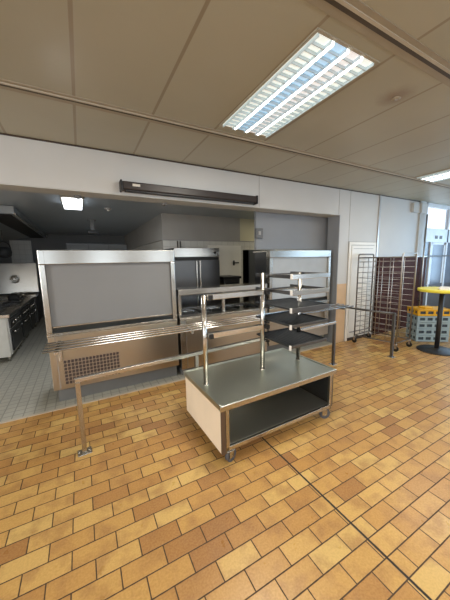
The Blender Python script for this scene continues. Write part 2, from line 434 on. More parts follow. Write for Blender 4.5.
struct('wall_kitchen_warm_tint', S().box((3.33, 5.41, 2.085), (5.2, 5.6, ZK)), 'warm_tint_wall')
struct('wall_kitchen_right', S().box((5.2, YW+.25, 0), (5.4, 5.6, ZK)), 'grey_wall')
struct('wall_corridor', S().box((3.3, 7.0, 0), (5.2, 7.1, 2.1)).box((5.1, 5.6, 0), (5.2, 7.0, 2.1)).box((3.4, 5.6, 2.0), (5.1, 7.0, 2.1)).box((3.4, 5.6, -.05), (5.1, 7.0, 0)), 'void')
dl = struct('door_3', S().box((3.56, 5.36, .02), (4.32, 5.395, 1.88)), 'dark_door')
S().box((3.60, 5.33, .98), (3.63, 5.36, 1.1)).build('door_handle', 'steel', dl)
struct('trim_partition', S().box((2.61, 3.72, 1.815), (5.15, 3.78, ZK), .004), 'grey_wall')
struct('wall_kitchen_end_panel', S().box((-1.86, 10.44, 1.2), (-1.32, 10.495, 2.38), .005), 'white_tile')

def place(o, loc): o.location = loc; return o

# ------------------------------------------------------------------ ceiling luminaires
def luminaire(label, x0, y0):
    x1, y1 = x0+.515, y0+1.13
    t = thing('ceiling_light', label, 'light', (x0, y0, ZC), group='recessed ceiling lights')
    o = (x0, y0, ZC)
    f = S(o); w = .018
    f.box((x0-w, y0-w, ZC-.008), (x0, y1+w, ZC+.002)).box((x1, y0-w, ZC-.008), (x1+w, y1+w, ZC+.002))
    f.box((x0, y0-w, ZC-.008), (x1, y0, ZC+.002)).box((x0, y1, ZC-.008), (x1, y1+w, ZC+.002))
    f.build('frame', 'lamp_frame', t)
    n = 4; cw = (x1-x0)/n
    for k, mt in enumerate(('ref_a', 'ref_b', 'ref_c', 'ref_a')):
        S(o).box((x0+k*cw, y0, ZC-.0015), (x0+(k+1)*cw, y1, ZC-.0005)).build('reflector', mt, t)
    for k in (1, 2, 3):
        S(o).cyl((x0+k*cw, y0+.02, ZC-.012), (x0+k*cw, y1-.02, ZC-.012), .014).build('fluorescent_tube', 'tube_light', t)
    lv = S(o)
    for k in range(n):
        for j in range(1, 20):
            y = y0 + (y1-y0)*j/20
            lv.box((x0+k*cw+.016, y-.003, ZC-.022), (x0+(k+1)*cw-.016, y+.003, ZC-.002))
    for k in range(n):
        a = x0+k*cw; b = a+cw
        for s_ in (a+.013, b-.013):
            lv.box((s_-.0012, y0, ZC-.024), (s_+.0012, y1, ZC-.002))
    lv.build('louvre', 'louvre', t)
    return t
luminaire('large lit recessed fluorescent light with four louvre strips above the trolley', 1.255, 1.205)
luminaire('smaller looking lit recessed light at right edge, near the glazed corner', 4.765, 1.30)

t = thing('smoke_detector', 'small beige detector in a brown stained ring on the dining ceiling', 'smoke detector', (2.30, 1.37, ZC))
S((2.30, 1.37, ZC)).lathe([(.032, 0), (.034, -.003), (.03, -.007), (.018, -.01)], (2.30, 1.37, ZC)).build('housing', 'ch', t)
S((2.30, 1.37, ZC)).lathe([(.012, -.009), (.010, -.013), (.004, -.014)], (2.30, 1.37, ZC)).build('sensor', 'frame_line', t)

# ------------------------------------------------------------------ black cassette on the header
o = (.47, YW, 2.45)
t = thing('roller_blind_cassette', 'long dark brown roller blind cassette fixed to the white wall above the opening', 'roller blind', o)
S(o).box((.49, YW-.11, 2.465), (2.325, YW-.001, 2.555), .012).build('casing', 'brown_cas', t)
S(o).box((.52, YW-.095, 2.448), (2.30, YW-.03, 2.466), .004).build('bottom_bar', 'black', t)
for x in (.47, 2.318):
    S(o).box((x, YW-.118, 2.448), (x+.022, YW-.001, 2.565), .006).build('end_cap', 'black', t)
tag(S(o).box((.60, YW-.1115, 2.505), (.685, YW-.1098, 2.532)).build('sticker', 'label', t), 'small pale sticker')

# ------------------------------------------------------------------ serving counters
YF = 3.45
def display_counter(name, label, x0, x1, blind, vent, bw=.155):
    o = (x0, YF, 0)
    t = thing(name, label, 'food counter', o, group='servery counters')
    D = .75
    S(o).box((x0, YF, .20), (x1, YF+D, .835), .004).build('body', 'warm_steel', t)
    S(o).box((x0+.03, YF+.13, 0), (x1-.0, YF+D-.05, .20)).build('plinth', 'plinth', t)
    S(o).box((x0-.004, YF-.006, .835), (x1+.004, YF+D, .875), .005).build('worktop', 'steel', t)
    zt = 1.795
    S(o).box((x0+.0, YF-.006, zt-bw), (x1, YF+.10, zt), .006).build('top_beam', 'beam', t)
    S(o).box((x0, YF+.102, zt-.03), (x1, YF+.46, zt), .004).build('roof_panel', 'steel', t)
    for xa in (x0, x1-.055):
        S(o).box((xa, YF-.008, .875), (xa+.055, YF+.085, zt-bw), .006).build('frame_post', 'steel_v', t)
    DU = .46
    for xa in (x0+.004, x1-.012):
        S(o).box((xa, YF+.086, .875), (xa+.008, YF+DU-.04, zt-.03)).build('side_panel', 'dark_steel', t)
    S(o).box((x0+.056, YF+.035, .945), (x1-.056, YF+.045, zt-bw)).build('roller_blind', blind, t)
    S(o).box((x0+.056, YF+.028, .926), (x1-.056, YF+.052, .945), .004).build('blind_bar', 'steel', t)
    S(o).box((x0+.056, YF+.02, .875), (x1-.056, YF+.03, .926)).build('glass_strip', 'dark_glass', t)
    S(o).box((x0+.02, YF+DU-.04, .875), (x1-.02, YF+DU-.02, zt-.03)).build('back_panel', 'dark_steel', t)
    for xa in (x0+.055, x1-.057): S(o).box((xa, YF-.0075, zt-bw), (xa+.002, YF-.005, zt)).build('beam_joint', 'frame_line', t)
    if vent:
        g = S(o); a, b, c, d = x0+.10, x0+.745, .235, .565
        g.box((a, YF-.006, c), (b, YF+.001, d), .002)
        g.mi = 1
        nx, nz = 16, 7
        for i in range(nx):
            for k in range(nz):
                cx = a+.022+(b-a-.044)*(i+.5)/nx; cz = c+.018+(d-c-.036)*(k+.5)/nz
                g.box((cx-.0145, YF-.0085, cz-.0165), (cx+.0145, YF-.005, cz+.0165), ry=.22)
        g.build('vent_grille', ['warm_steel', 'slot'], t)
        S(o).box((x0+.065, YF-.003, .21), (x0+.072, YF+.001, .83)).build('panel_seam', 'frame_line', t)
    return t
display_counter('display_counter', 'large refrigerated display counter with closed grey blind and vent grille, left end of the servery', -.395, 1.10, 'blind', True)
display_counter('display_counter', 'smaller looking display counter with pale blind beside the right jamb', 2.68, 4.10, 'blind_light', False, .12)

# hot counter between the two displays
x0, x1 = 1.14, 2.64
o = (x0, YF, 0)
t = thing('hot_counter', 'open steel hot counter with overhead shelf between the two display counters', 'food counter', o, group='servery counters')
S(o).box((x0+.09, YF, .12), (x1, YF+.75, .835), .004).build('body', 'warm_steel', t)
S(o).box((x0+.03, YF+.08, 0), (x1-.03, YF+.70, .12)).build('plinth', 'plinth', t)
S(o).box((x0, YF-.004, .12), (x0+.085, YF+.7, .835), .005).build('end_pillar', 'steel_v', t)
wt = S(o); wt.box((x0, YF-.006, .835), (x1, YF+.16, .875), .005).box((x0, YF+.60, .835), (x1, YF+.75, .875), .005)
wt.mi = 1
for x in (x0, x0+.48, x0+.96, x1-.06): wt.box((x, YF+.16, .84), (x+.06, YF+.60, .873))
wt.build('worktop', ['steel', 'dark_steel'], t)
for k in range(3):
    a = x0+.065+k*.48
    S(o).box((a, YF+.165, .76), (a+.41, YF+.595, .85), .01).build('warming_well', 'dark_glass', t)
    p = S(o); p.tube([(a+.12, YF+.38, .85), (a+.12, YF+.38, .88), (a+.29, YF+.38, .88), (a+.29, YF+.38, .85)], .007, 8)
    p.build('well_handle', 'tube', t)
S(o).box((x0-.005, YF-.006, 1.185), (x1-.01, YF+.30, 1.262), .005).build('overhead_shelf', 'steel', t)
for xa in (x0+.02, x0+.72, x1-.07):
    S(o).box((xa, YF+.10, .875), (xa+.045, YF+.16, 1.185), .003).build('shelf_post', 'steel_v', t)
S(o).box((x0+.03, YF+.012, .95), (x1-.04, YF+.02, 1.185)).build('sneeze_guard', 'glass', t)
S(o).box((x0+.08, YF+.17, 1.14), (x1-.1, YF+.27, 1.184), .006).build('heat_lamp', 'dark_steel', t)

# tray rail in front of the counters
o = (-.40, 3.0, .8)
t = thing('tray_rail', 'long rail of four steel tubes for sliding trays in front of the counters', 'tray rail', o)
for y in (3.005, 3.105, 3.205, 3.305):
    S(o).cyl((-.40, y, .80), (4.20, y, .80), .0118, 16).build('tube', 'bright', t)
for x in (-.30, 1.13, 2.60, 3.95):
    b = S(o); b.box((x-.004, 2.99, .758), (x+.030, 3.441, .788), .003); b.box((x-.004, 3.40, .55), (x+.03, 3.441, .79), .003)
    b.build('bracket', 'steel', t)

# ------------------------------------------------------------------ queue barriers
a = Vector((-.11, 2.46)); b_ = Vector((3.36, 2.705)); ang = math.atan2(b_.y-a.y, b_.x-a.x); L = (b_-a).length
t = thing('queue_barrier', 'long low steel queue barrier running behind the trolley parallel to the counters', 'barrier', (a.x, a.y, 0), ang, 'queue barriers')
S().box((-.02, -.018, .655), (L+.02, .018, .693), .005).build('rail', 'tube', t)
for k, x in enumerate((0, 1.115, L)):
    S().box((x-.019, -.019, .008), (x+.019, .019, .656), .004).build('post', 'steel_v' if k < 2 else 'dark_steel', t)
    f = S(); f.box((x-.055, -.045, 0), (x+.055, .045, .008), .003)
    for sx in (-.04, .04): f.cyl((x+sx, 0, .008), (x+sx, 0, .016), .008, 8)
    f.build('foot_plate', 'steel', t)
o = (4.43, 2.42, 0)
t = thing('queue_barrier', 'short dark queue barrier from the right jamb to the wire rack', 'barrier', o, 0, 'queue barriers')
S(o).tube([(4.272, 3.395, .735), (4.43, 2.42, .735)], .017).build('rail', 'dark_steel', t)
S(o).box((4.41, 2.40, .008), (4.45, 2.44, .75), .004).build('post', 'dark_steel', t)
S(o).box((4.38, 2.375, 0), (4.48, 2.465, .008), .003).build('foot_plate', 'steel', t)
S(o).box((4.25, 3.385, .70), (4.30, 3.3915, .77), .003).build('wall_plate', 'steel', t)

# ------------------------------------------------------------------ the trolley
TR = math.radians(1.3)
cart = thing('tray_trolley', 'large steel trolley with pale end panel, tray shelves on posts and caster wheels', 'trolley', (.856, 1.70, 0), TR)
W, D, ZD = 1.35, .80, .525
dk = S(); dk.box((0, 0, ZD-.045), (W, D, ZD-.004), .006)
dk.box((.0, 0, ZD-.006), (W, .022, ZD+.003), .003).box((0, D-.022, ZD-.006), (W, D, ZD+.003), .003).box((0, .02, ZD-.006), (.022, D-.02, ZD+.003), .003).box((W-.022, .02, ZD-.006), (W, D-.02, ZD+.003), .003)
dk.build('deck', 'deck', cart)
S().box((-.003, -.003, ZD-.045), (W+.003, .004, ZD+.001), .003).build('deck_edge', 'steel', cart)
e = S(); e.box((.012, .03, .10), (.030, D-.02, ZD-.048), .003); tag(e.build('end_panel', 'wood', cart), 'pale wood look end panel')
S().box((.012, .006, .10), (.046, .029, ZD-.048), .002).build('panel_edge', 'brown_edge', cart)
e = S(); e.box((W-.030, .02, .12), (W-.012, D-.02, ZD-.048), .003); tag(e.build('end_panel', 'dark_steel', cart), 'dark end panel')
S().box((.04, D-.05, .13), (W-.04, D-.035, ZD-.048)).build('back_panel', 'steel', cart)
sh = S(); sh.box((.05, .03, .135), (W-.05, D-.06, .155), .003); sh.build('bottom_shelf', 'shelf', cart)
S().box((.05, .004, .118), (W-.05, .030, .157), .004).build('shelf_edge', 'steel', cart)
for lx, ly in ((.048, .004), (W-.078, .004), (.048, D-.045), (W-.078, D-.045)):
    S().box((lx, ly, .105), (lx+.032, ly+.032, ZD-.045), .004).build('leg', 'steel_v', cart)
def caster(parent, x, y, z_top, r, ang, offx=0., s_=1.):
    f = S(); ca, sa = math.cos(ang), math.sin(ang)
    hx, hy = x+ca*offx, y+sa*offx
    f.box((x-.03*s_, y-.03*s_, z_top-.006), (x+.03*s_, y+.03*s_, z_top), .002)
    f.cyl((x, y, z_top-.02*s_), (x, y, z_top-.004), .016*s_, 12)
    for sg in (-1, 1):
        px, py = -sa*sg*.019*s_, ca*sg*.019*s_
        mid = ((x+hx)/2+px, (y+hy)/2+py)
        f.box((mid[0]-.022*s_, mid[1]-.0022, r*.75), (mid[0]+.022*s_, mid[1]+.0022, z_top-.012*s_), .001, rz=ang)
    f.cyl((hx+sa*.022*s_, hy-ca*.022*s_, r), (hx-sa*.022*s_, hy+ca*.022*s_, r), .006*s_, 10)
    fo = f.build('caster', 'steel', parent)
    wv = S(); wv.cyl((hx+sa*.013*s_, hy-ca*.013*s_, r), (hx-sa*.013*s_, hy+ca*.013*s_, r), r, 24)
    wv.mi = 1; wv.cyl((hx+sa*.015*s_, hy-ca*.015*s_, r), (hx-sa*.015*s_, hy+ca*.015*s_, r), r*.38, 16)
    wv.build('wheel', ['rubber', 'wire_light'], fo)
for lx, ly, an in ((.085, .03, .35), (W-.12, .05, -.35), (.09, D-.09, .3), (W-.14, D-.09, -.3)):
    caster(cart, lx, ly, .118, .055, an, .02, 1.2)
PY = .41
for x, h in ((.075, 1.345), (.722, 1.515), (1.225, 1.50)):
    p = S(); p.cyl((x, PY, ZD-.005), (x, PY, h), .0225, 20); p.cyl((x, PY, h), (x, PY, h+.006), .0225, 20, r2=.016)
    p.cyl((x, PY, ZD-.004), (x, PY, ZD+.006), .026, 18)
    p.build('post', 'tube', cart)
for z in (1.335, .985):
    b = S(); b.box((.098, PY-.035, z-.028), (.700, PY+.015, z+.022), .004); br = b.build('crossbar', 'bright', cart)
    for x in (.115, .745):
        q = S(); q.box((x-.02, PY-.065, z-.022), (x+.02, PY-.034 if x < .5 else PY+.02, z+.018), .003); q.build('end_plug', 'black', br)
for k, z in enumerate((1.497, 1.352, 1.19, 1.035, .84)):
    xa, xb, ya, yb = .775, 1.275, .075, .60
    if k == 4: xa, xb, yb = .775, 1.265, .585
    s = S()
    if k < 2:      # empty carrier frame: two arms and a back bar
        s.box((xa, ya, z-.022), (xa+.012, yb, z+.012), .002).box((xb-.012, ya, z-.022), (xb, yb, z+.012), .002).box((xa+.012, PY+.02, z-.02), (xb-.012, PY+.032, z+.008), .002)
    else:
        s.box((xa, ya, z), (xb, yb, z+.006), .002)
        for (p0, p1) in (((xa, ya), (xa+.008, yb)), ((xb-.008, ya), (xb, yb)), ((xa, yb-.008), (xb, yb))):
            s.box((p0[0], p0[1], z), (p1[0], p1[1], z+.018), .002)
        for i in range(1, 12):
            x = xa+(xb-xa)*i/12
            s.box((x-.005, ya+.02, z+.005), (x+.005, yb-.02, z+.009))
    sh = s.build('carrier_frame' if k < 2 else 'tray_shelf', 'dark_steel' if k < 2 else 'tray', cart)
    S().box((xa, ya-.012, z-(.03 if k < 3 else .012)), (xb, ya+.006, z+.016), .003).build('front_edge', 'bright' if k < 2 else 'dark_steel', sh)
    tag(S().box((xa-.004, ya-.016, z-.026), (xa+.010, ya+.004, z+.02), .002).build('end_cap', 'paper', sh), 'white end cap')
    arm = S(); arm.box((.722, PY-.015, z-.016), (1.225, PY+.015, z-.001), .003); arm.build('support_arm', 'steel', sh)
    S().box((.742, PY-.05, z-.02), (.775, PY-.016, z-.002), .003).build('end_plug', 'black', sh)

# ------------------------------------------------------------------ wire rack trolley
o = (4.93, 2.9, 0)
t = thing('rack_trolley', 'tall empty wire tray rack on casters in front of the white door and brown tiles', 'rack', o)
A0, A1 = (4.61, 3.24), (5.13, 3.28)       # hoop near the wall
B0, B1 = (4.75, 2.53), (5.215, 2.55)       # hoop near the camera
HR = 1.71
def hoop(p, q, mat):
    r = .04; z0 = .13
    dx = Vector((q[0]-p[0], q[1]-p[1], 0)).normalized()*r
    P = Vector((p[0], p[1], 0)); Q = Vector((q[0], q[1], 0)); U = Vector((0, 0, 1))
    pts = [P+U*z0, P+U*(HR-r)] + [P+U*(HR-r)+dx*(1-math.cos(k*PI/8))+U*r*math.sin(k*PI/8) for k in range(1, 4)] + [P+dx+U*HR, Q-dx+U*HR] + \
          [Q-dx+U*HR+dx*math.sin(k*PI/8)-U*r*(1-math.cos(k*PI/8)) for k in range(1, 4)] + [Q+U*(HR-r), Q+U*z0]
    S(o).tube(pts, .0125, 10).build('hoop_frame', mat, t)
hoop(A0, A1, 'wire'); hoop(B0, B1, 'wire_light')
def lerp(p, q, f): return (p[0]+(q[0]-p[0])*f, p[1]+(q[1]-p[1])*f)
for (p, q) in ((A0, B0), (A1, B1)):
    S(o).tube([(*p, 1.645), (*q, 1.645)], .011, 8).build('top_rail', 'wire', t)
    S(o).tube([(*p, .15), (*q, .15)], .011, 8).build('bottom_rail', 'wire', t)
    for k in range(14):
        z = .25+k*.102
        S(o).tube([(*p, z), (*q, z)], .0045, 6).build('tray_slide', 'wire_light', t)
    s = S(o)
    for f in (.25, .5, .75):
        m = lerp(p, q, f); s.tube([(*m, .15), (*m, 1.645)], .006, 6)
    s.build('side_upright', 'wire_light', t)
for (p, q) in ((A0, A1), (B0, B1)):
    S(o).tube([(*p, .15), (*q, .15)], .011, 8).build('bottom_rail', 'wire', t)
S(o).tube([(*A0, 1.645), (*A1, 1.645)], .011, 8).build('top_rail', 'wire', t)
g = S(o)
for k in range(15):
    z = .22+k*.0955; g.tube([(*A0, z), (*A1, z)], .0035, 6)
for f in (.33, .66):
    m = lerp(A0, A1, f); g.tube([(*m, .15), (*m, 1.56)], .0035, 6)
g.build('wire_grid', 'wire', t)
for p in (A0, A1, B0, B1):
    cs = S(o); cs.cyl((*p, .10), (*p, .14), .016, 12); cs.box((p[0]-.012, p[1]-.018, .05), (p[0]-.009, p[1]+.018, .11)).box((p[0]+.009, p[1]-.018, .05), (p[0]+.012, p[1]+.018, .11))
    c = cs.build('caster', 'wire_light', t)
    S(o).cyl((p[0]-.009, p[1], .048), (p[0]+.009, p[1], .048), .048, 20).build('wheel', 'black', c)

# ------------------------------------------------------------------ high table and what lies on it
o = (5.41, 2.20, 0)
t = thing('high_table', 'high round table with yellow top on a black pole and round foot at right edge', 'table', o)
S(o).lathe([(.335, 1.05), (.348, 1.056), (.352, 1.07), (.352, 1.092), (.346, 1.10)], (5.41, 2.20, 0), 48).build('tabletop', 'yellow', t)
S(o).lathe([(.028, .03), (.028, 1.05)], (5.41, 2.20, 0), 20).lathe([(.10, 1.045), (.10, 1.062)], (5.41, 2.20, 0), 20).cyl((5.41, 2.20, .02), (5.41, 2.20, 1.06), .036, 20).build('pole', 'black_metal', t)
S(o).lathe([(.29, 0), (.29, .012), (.26, .022), (.10, .034), (.05, .05)], (5.41, 2.20, 0), 48).build('foot', 'black_metal', t)
o = (5.31, 2.12, 1.10)
t = thing('menu_sheet', 'white folded sheet of paper lying on the yellow table', 'paper', o)
S(o).box((5.17, 2.03, 1.1005), (5.45, 2.21, 1.116), .002, rz=.5).build('lower_leaf', 'paper', t)
S(o).box((5.20, 2.04, 1.116), (5.43, 2.20, 1.138), .002, rz=.3).build('upper_leaf', 'paper', t)

# ------------------------------------------------------------------ crates
def crate(label, x, y, z, w, d_, h, mat, rz, group='stacked crates'):
    t = thing('crate', label, 'crate', (x, y, z), rz, group)
    s = S(); th = .012; n = 4
    s.box((-w/2, -d_/2, 0), (w/2, d_/2, .012), .003)
    for z0, z1 in ((0, h*.30), (h*.72, h-.004)):
        s.box((-w/2, -d_/2, z0), (w/2, -d_/2+th, z1), .003).box((-w/2, d_/2-th, z0), (w/2, d_/2, z1), .003)
        s.box((-w/2, -d_/2+th, z0), (-w/2+th, d_/2-th, z1), .003).box((w/2-th, -d_/2+th, z0), (w/2, d_/2-th, z1), .003)
    for i in range(n+1):
        cx = -w/2+.022+(w-.044)*i/n
        for yy in (-d_/2, d_/2-th): s.box((cx-.02, yy, h*.28), (cx+.02, yy+th, h*.74))
    for i in range(4):
        cy = -d_/2+.022+(d_-.044)*i/3
        for xx in (-w/2, w/2-th): s.box((xx, cy-.018, h*.28), (xx+th, cy+.018, h*.74))
    s.build('shell', mat, t)
    r = S(); e_ = .006
    r.box((-w/2-e_, -d_/2-e_, h-.018), (w/2+e_, -d_/2+th, h-.001), .003).box((-w/2-e_, d_/2-th, h-.018), (w/2+e_, d_/2+e_, h-.001), .003)
    r.box((-w/2-e_, -d_/2+th, h-.018), (-w/2+th, d_/2-th, h-.001), .003).box((w/2-th, -d_/2+th, h-.018), (w/2+e_, d_/2-th, h-.001), .003)
    r.build('rim', mat, t)
    S().box((-w/2+.02, -d_/2+.02, .014), (w/2-.02, d_/2-.02, h-.02), .01).build('dark_infill', 'crate_hole', t)  # dark block stands in for the shade inside the crate
    return t
cx, cy, crz = 5.998, 2.632, -.61
names = ['blue-grey plastic crate on the floor, bottom of the stack behind the yellow table', 'blue-grey plastic crate second from the floor in the stack behind the table',
         'blue-grey plastic crate third from the floor in the stack behind the table', 'blue-grey plastic crate directly under the yellow crate in the stack']
for k, nm in enumerate(names):
    crate(nm, cx, cy, k*.128, .585, .36, .128, 'crate_blue', crz)
ty = crate('yellow orange plastic crate topping the blue-grey stack behind the table', cx, cy, 4*.128, .60, .375, .13, 'crate_yellow', crz)
S().box((-.27, -.165, .08), (.27, .165, .128), .01).box((-.16, -.08, .12), (.04, .08, .165), .02, rz=.3).build('folded_lid', 'crate_yellow', ty)

# small fittings on the wall at the right
o = (7.06, YW-.09, 0)
t = thing('drain_pipe', 'slim pale vertical pipe at the glazed corner right of the brown tiles', 'pipe', o)
S(o).tube([(7.06, YW-.09, 0.0), (7.06, YW-.09, 2.60)], .018, 12).build('pipe', 'wire_light', t)
for z in (.6,): S(o).box((7.035, YW-.108, z), (7.085, YW-.0 if z > 1.7 else YW-.05, z+.03), .003).build('clip', 'wire', t)
for nm, x in (('left of two small dark signs above the glazed door', 7.66), ('right of two small dark signs above the glazed door', 7.88)):
    o = (x, YW-.022, 2.09)
    t = thing('door_sign', nm, 'sign', o, group='small signs over the glazed door')
    S(o).box((x, YW-.026, 2.07), (x+.13, YW-.0205, 2.15), .002).build('plate', 'plinth', t)
    S(o).box((x+.02, YW-.028, 2.085), (x+.11, YW-.0255, 2.105)).build('mark', 'dark_line', t)

# ------------------------------------------------------------------ kitchen contents
# upright refrigerator
x0, x1, y0 = 1.515, 2.44, 4.74
o = (x0, y0, 0)
t = thing('upright_refrigerator', 'tall two-door steel refrigerator against the kitchen wall behind the hot counter', 'refrigerator', o)
S(o).box((x0, y0+.045, .12), (x1, y0+.60, 1.89), .006).build('body', 'dark_steel', t)
S(o).box((x0, y0, 1.72), (x1, y0+.044, 1.89), .006).build('fascia', 'steel', t)
S(o).box((x0+.01, y0+.002, 1.665), (x1-.01, y0+.044, 1.715), .003).build('vent_strip', 'black', t)
xm = (x0+x1)/2
for a_, b_, hx in ((x0, xm-.003, xm-.05), (xm+.003, x1, xm+.02)):
    dr = S(o).box((a_, y0, .14), (b_, y0+.044, 1.66), .006).build('door', 'dark_steel', t)
    S(o).box((hx, y0-.03, .70), (hx+.03, y0-.001, 1.655), .006).build('handle', 'steel_v', dr)
for lx in (x0+.05, x1-.09):
    for ly in (y0+.08, y0+.52): S(o).cyl((lx+.02, ly, 0), (lx+.02, ly, .121), .02, 12).build('leg', 'tube', t)
S(o).lathe([(.02, 0), (.02, .012)], (x1-.10, y0-.006, 1.80), 16, 'Y').build('lock', 'black', t)
# pipes on top
o = (1.83, 5.375, 0)
t = thing('water_pipe', 'pair of thin pipes rising behind the refrigerator against the tiles', 'pipe', o)
for x in (1.80, 1.86): S(o).tube([(x, 5.375, 0), (x, 5.375, 2.06)], .012, 8).build('pipe', 'steel', t)
# dark machine
o = (2.56, 4.9, 0)
t = thing('hot_cupboard', 'dark boxy kitchen machine right of the refrigerator by the cream door', 'kitchen machine', o)
S(o).box((2.60, 4.86, .12), (2.98, 5.34, 1.26), .006).build('body', 'dark_steel', t)
S(o).box((2.56, 4.82, 1.26), (3.0, 5.36, 1.31), .006).build('lid', 'black', t)
S(o).box((2.64, 4.845, 1.0), (2.94, 4.859, 1.18), .003).build('control_panel', 'dark_glass', t)
for lx in (2.62, 2.92):
    for ly in (4.89, 5.28): S(o).cyl((lx+.015, ly, 0), (lx+.015, ly, .121), .016, 10).build('leg', 'tube', t)
# door handle on the tiled wall (cold-room door)
o = (2.50, 5.385, 0)
t = thing('cold_room_door', 'cream flush door with a small lever handle beside the dark doorway', 'door', o)
S(o).box((2.50, 5.365, .02), (3.33, 5.399, 1.98), .004).build('leaf', 'door_white', t)
S(o).box((3.10, 5.34, 1.575), (3.26, 5.352, 1.60), .004).box((3.11, 5.35, 1.53), (3.15, 5.365, 1.64), .004).build('lever', 'black', t)
# switch box on the partition
o = (2.62, 3.72, 2.0)
t = thing('switch_box', 'grey electrical switch box on the left edge of the grey partition', 'switch', o)
S(o).box((2.575, 3.66, 2.0), (2.71, 3.719, 2.16), .008).build('housing', 'switch', t)
S(o).box((2.61, 3.645, 2.05), (2.655, 3.661, 2.11), .004).build('button', 'frame_line', t)

# range line on the left
def range_unit(label, y0, y1, kind):
    o = (-1.12, y0, 0); xa, xb = -2.1, -1.12
    t = thing('cooking_range', label, 'cooker', o, group='cookers in the left line')
    S(o).box((xa, y0, .13), (xb-.03, y1, .76), .006).build('body', 'range_white' if kind == 0 else 'range_black', t)
    S(o).box((xa, y0-.01, .76), (xb, y1+.0, .82), .006).build('worktop', 'steel', t)
    S(o).box((xb-.03, y0+.03, .58), (xb-.008, y1-.03, .74), .004).build('control_panel', 'range_black', t)
    for k in range(4):
        y = y0+.15+k*(y1-y0-.3)/3
        S(o).cyl((xb-.008, y, .66), (xb+.022, y, .66), .024, 14).build('knob', 'steel', t)
    dr = S(o).box((xb-.03, y0+.05, .18), (xb-.006, y1-.05, .55), .006).build('oven_door', 'range_black', t)
    S(o).tube([(xb-.006, y0+.12, .50), (xb+.035, y0+.12, .50), (xb+.035, y1-.12, .50), (xb-.006, y1-.12, .50)], .011, 8).build('handle', 'tube', dr)
    if kind:
        for bx in (-1.85, -1.42):
            for by in (y0+.24, y1-.24):
                g = S(o); g.lathe([(.10, .82), (.10, .84), (.06, .845)], (bx, by, 0), 20)
                for an in range(4):
                    c_, s_ = math.cos(an*PI/2), math.sin(an*PI/2)
                    g.box((bx+c_*.11-.09*abs(c_)-.008, by+s_*.11-.09*abs(s_)-.008, .845), (bx+c_*.11+.09*abs(c_)+.008, by+s_*.11+.09*abs(s_)+.008, .862))
                g.build('burner', 'cast_iron', t)
    else:
        S(o).box((xa+.12, y0+.1, .80), (xb-.16, y1-.12, .824), .008).build('griddle', 'dark_glass', t)
        s2 = S(o).box((xa+.08, y0-.02, .10), (xb-.05, y0-.011, .75), .004).build('end_panel', 'range_white', t); tag(s2, 'pale enamel end panel')
    for lx in (xa+.06, xb-.10):
        for ly in (y0+.08, y1-.08): S(o).cyl((lx, ly, 0), (lx, ly, .131), .022, 10).build('leg', 'tube', t)
    return t
range_unit('nearest cooker of the left line, with pale end panel facing the dining room', 5.55, 6.45, 0)
range_unit('middle black gas cooker in the left kitchen line', 6.47, 7.37, 1)
range_unit('farthest black gas cooker in the left line, before the open pan lid', 7.39, 8.29, 1)
# tilting pan with raised lid
o = (-1.2, 8.4, 0)
t = thing('tilting_pan', 'steel tilting pan with its lid raised at the end of the cookers', 'cooker', o)
S(o).box((-2.15, 8.35, .13), (-1.1, 9.25, .80), .01).build('body', 'dark_steel', t)
S(o).box((-2.17, 8.33, .80), (-1.08, 9.27, .86), .008).build('rim', 'steel', t)
S(o).box((-2.12, 8.78, .88), (-1.06, 8.83, 1.68), .012, rx=-.10).build('lid', 'steel', t)
kn = S(o).lathe([(.115, 0), (.11, .03), (.085, .035), (.08, .02), (.03, .02), (.025, .045)], (-1.56, 8.78, 1.26), 28, 'Y').build('lid_boss', 'tube', t)
for lx in (-2.05, -1.2):
    for ly in (8.45, 9.15): S(o).cyl((lx, ly, 0), (lx, ly, .131), .03, 10).build('leg', 'tube', t)
# pots on the cookers
def pot(label, x, y, z, r, h, mat='steel'):
    o = (x, y, z); t = thing('cooking_pot', label, 'pot', o, group='pots on the cookers')
    S(o).lathe([(r*.94, 0), (r, .012), (r, h), (r*1.03, h+.004), (r*.97, h+.004), (r*.96, .02)], (x, y, z), 28).build('body', mat, t)
    for sg in (-1, 1):
        S(o).tube([(x+sg*r, y-.035, z+h*.75), (x+sg*(r+.035), y-.03, z+h*.75), (x+sg*(r+.035), y+.03, z+h*.75), (x+sg*r, y+.035, z+h*.75)], .006, 8).build('handle', 'tube', t)
pot('low steel pan on the nearest hob of the middle cooker', -1.85, 6.71, .862, .13, .07)
pot('steel pan on the far cooker, close to the raised lid', -1.42, 8.05, .862, .11, .10)
pot('dark pan on the front hob of the far cooker', -1.42, 7.63, .862, .11, .08, 'cast_iron')
# dark kettle hanging from hood rail
o = (-1.53, 7.9, 1.80)
t = thing('hanging_pot', 'dark pot with a loop handle hanging at the left edge under the hood', 'pot', o)
S(o).lathe([(.05, 1.80), (.13, 1.84), (.15, 1.93), (.13, 2.03), (.09, 2.045)], (-1.53, 7.9, 0), 24).build('body', 'cast_iron', t)
S(o).tube([(-1.66, 7.9, 2.0)]+[(-1.53-.13*math.cos(k*PI/8), 7.9, 2.02+.15*math.sin(k*PI/8)) for k in range(1, 8)]+[(-1.40, 7.9, 2.0)], .011, 8).build('handle', 'cast_iron', t)
S(o).tube([(-1.53, 7.9, 2.16), (-1.53, 7.9, 2.428)], .006, 8).build('hook', 'tube', t)
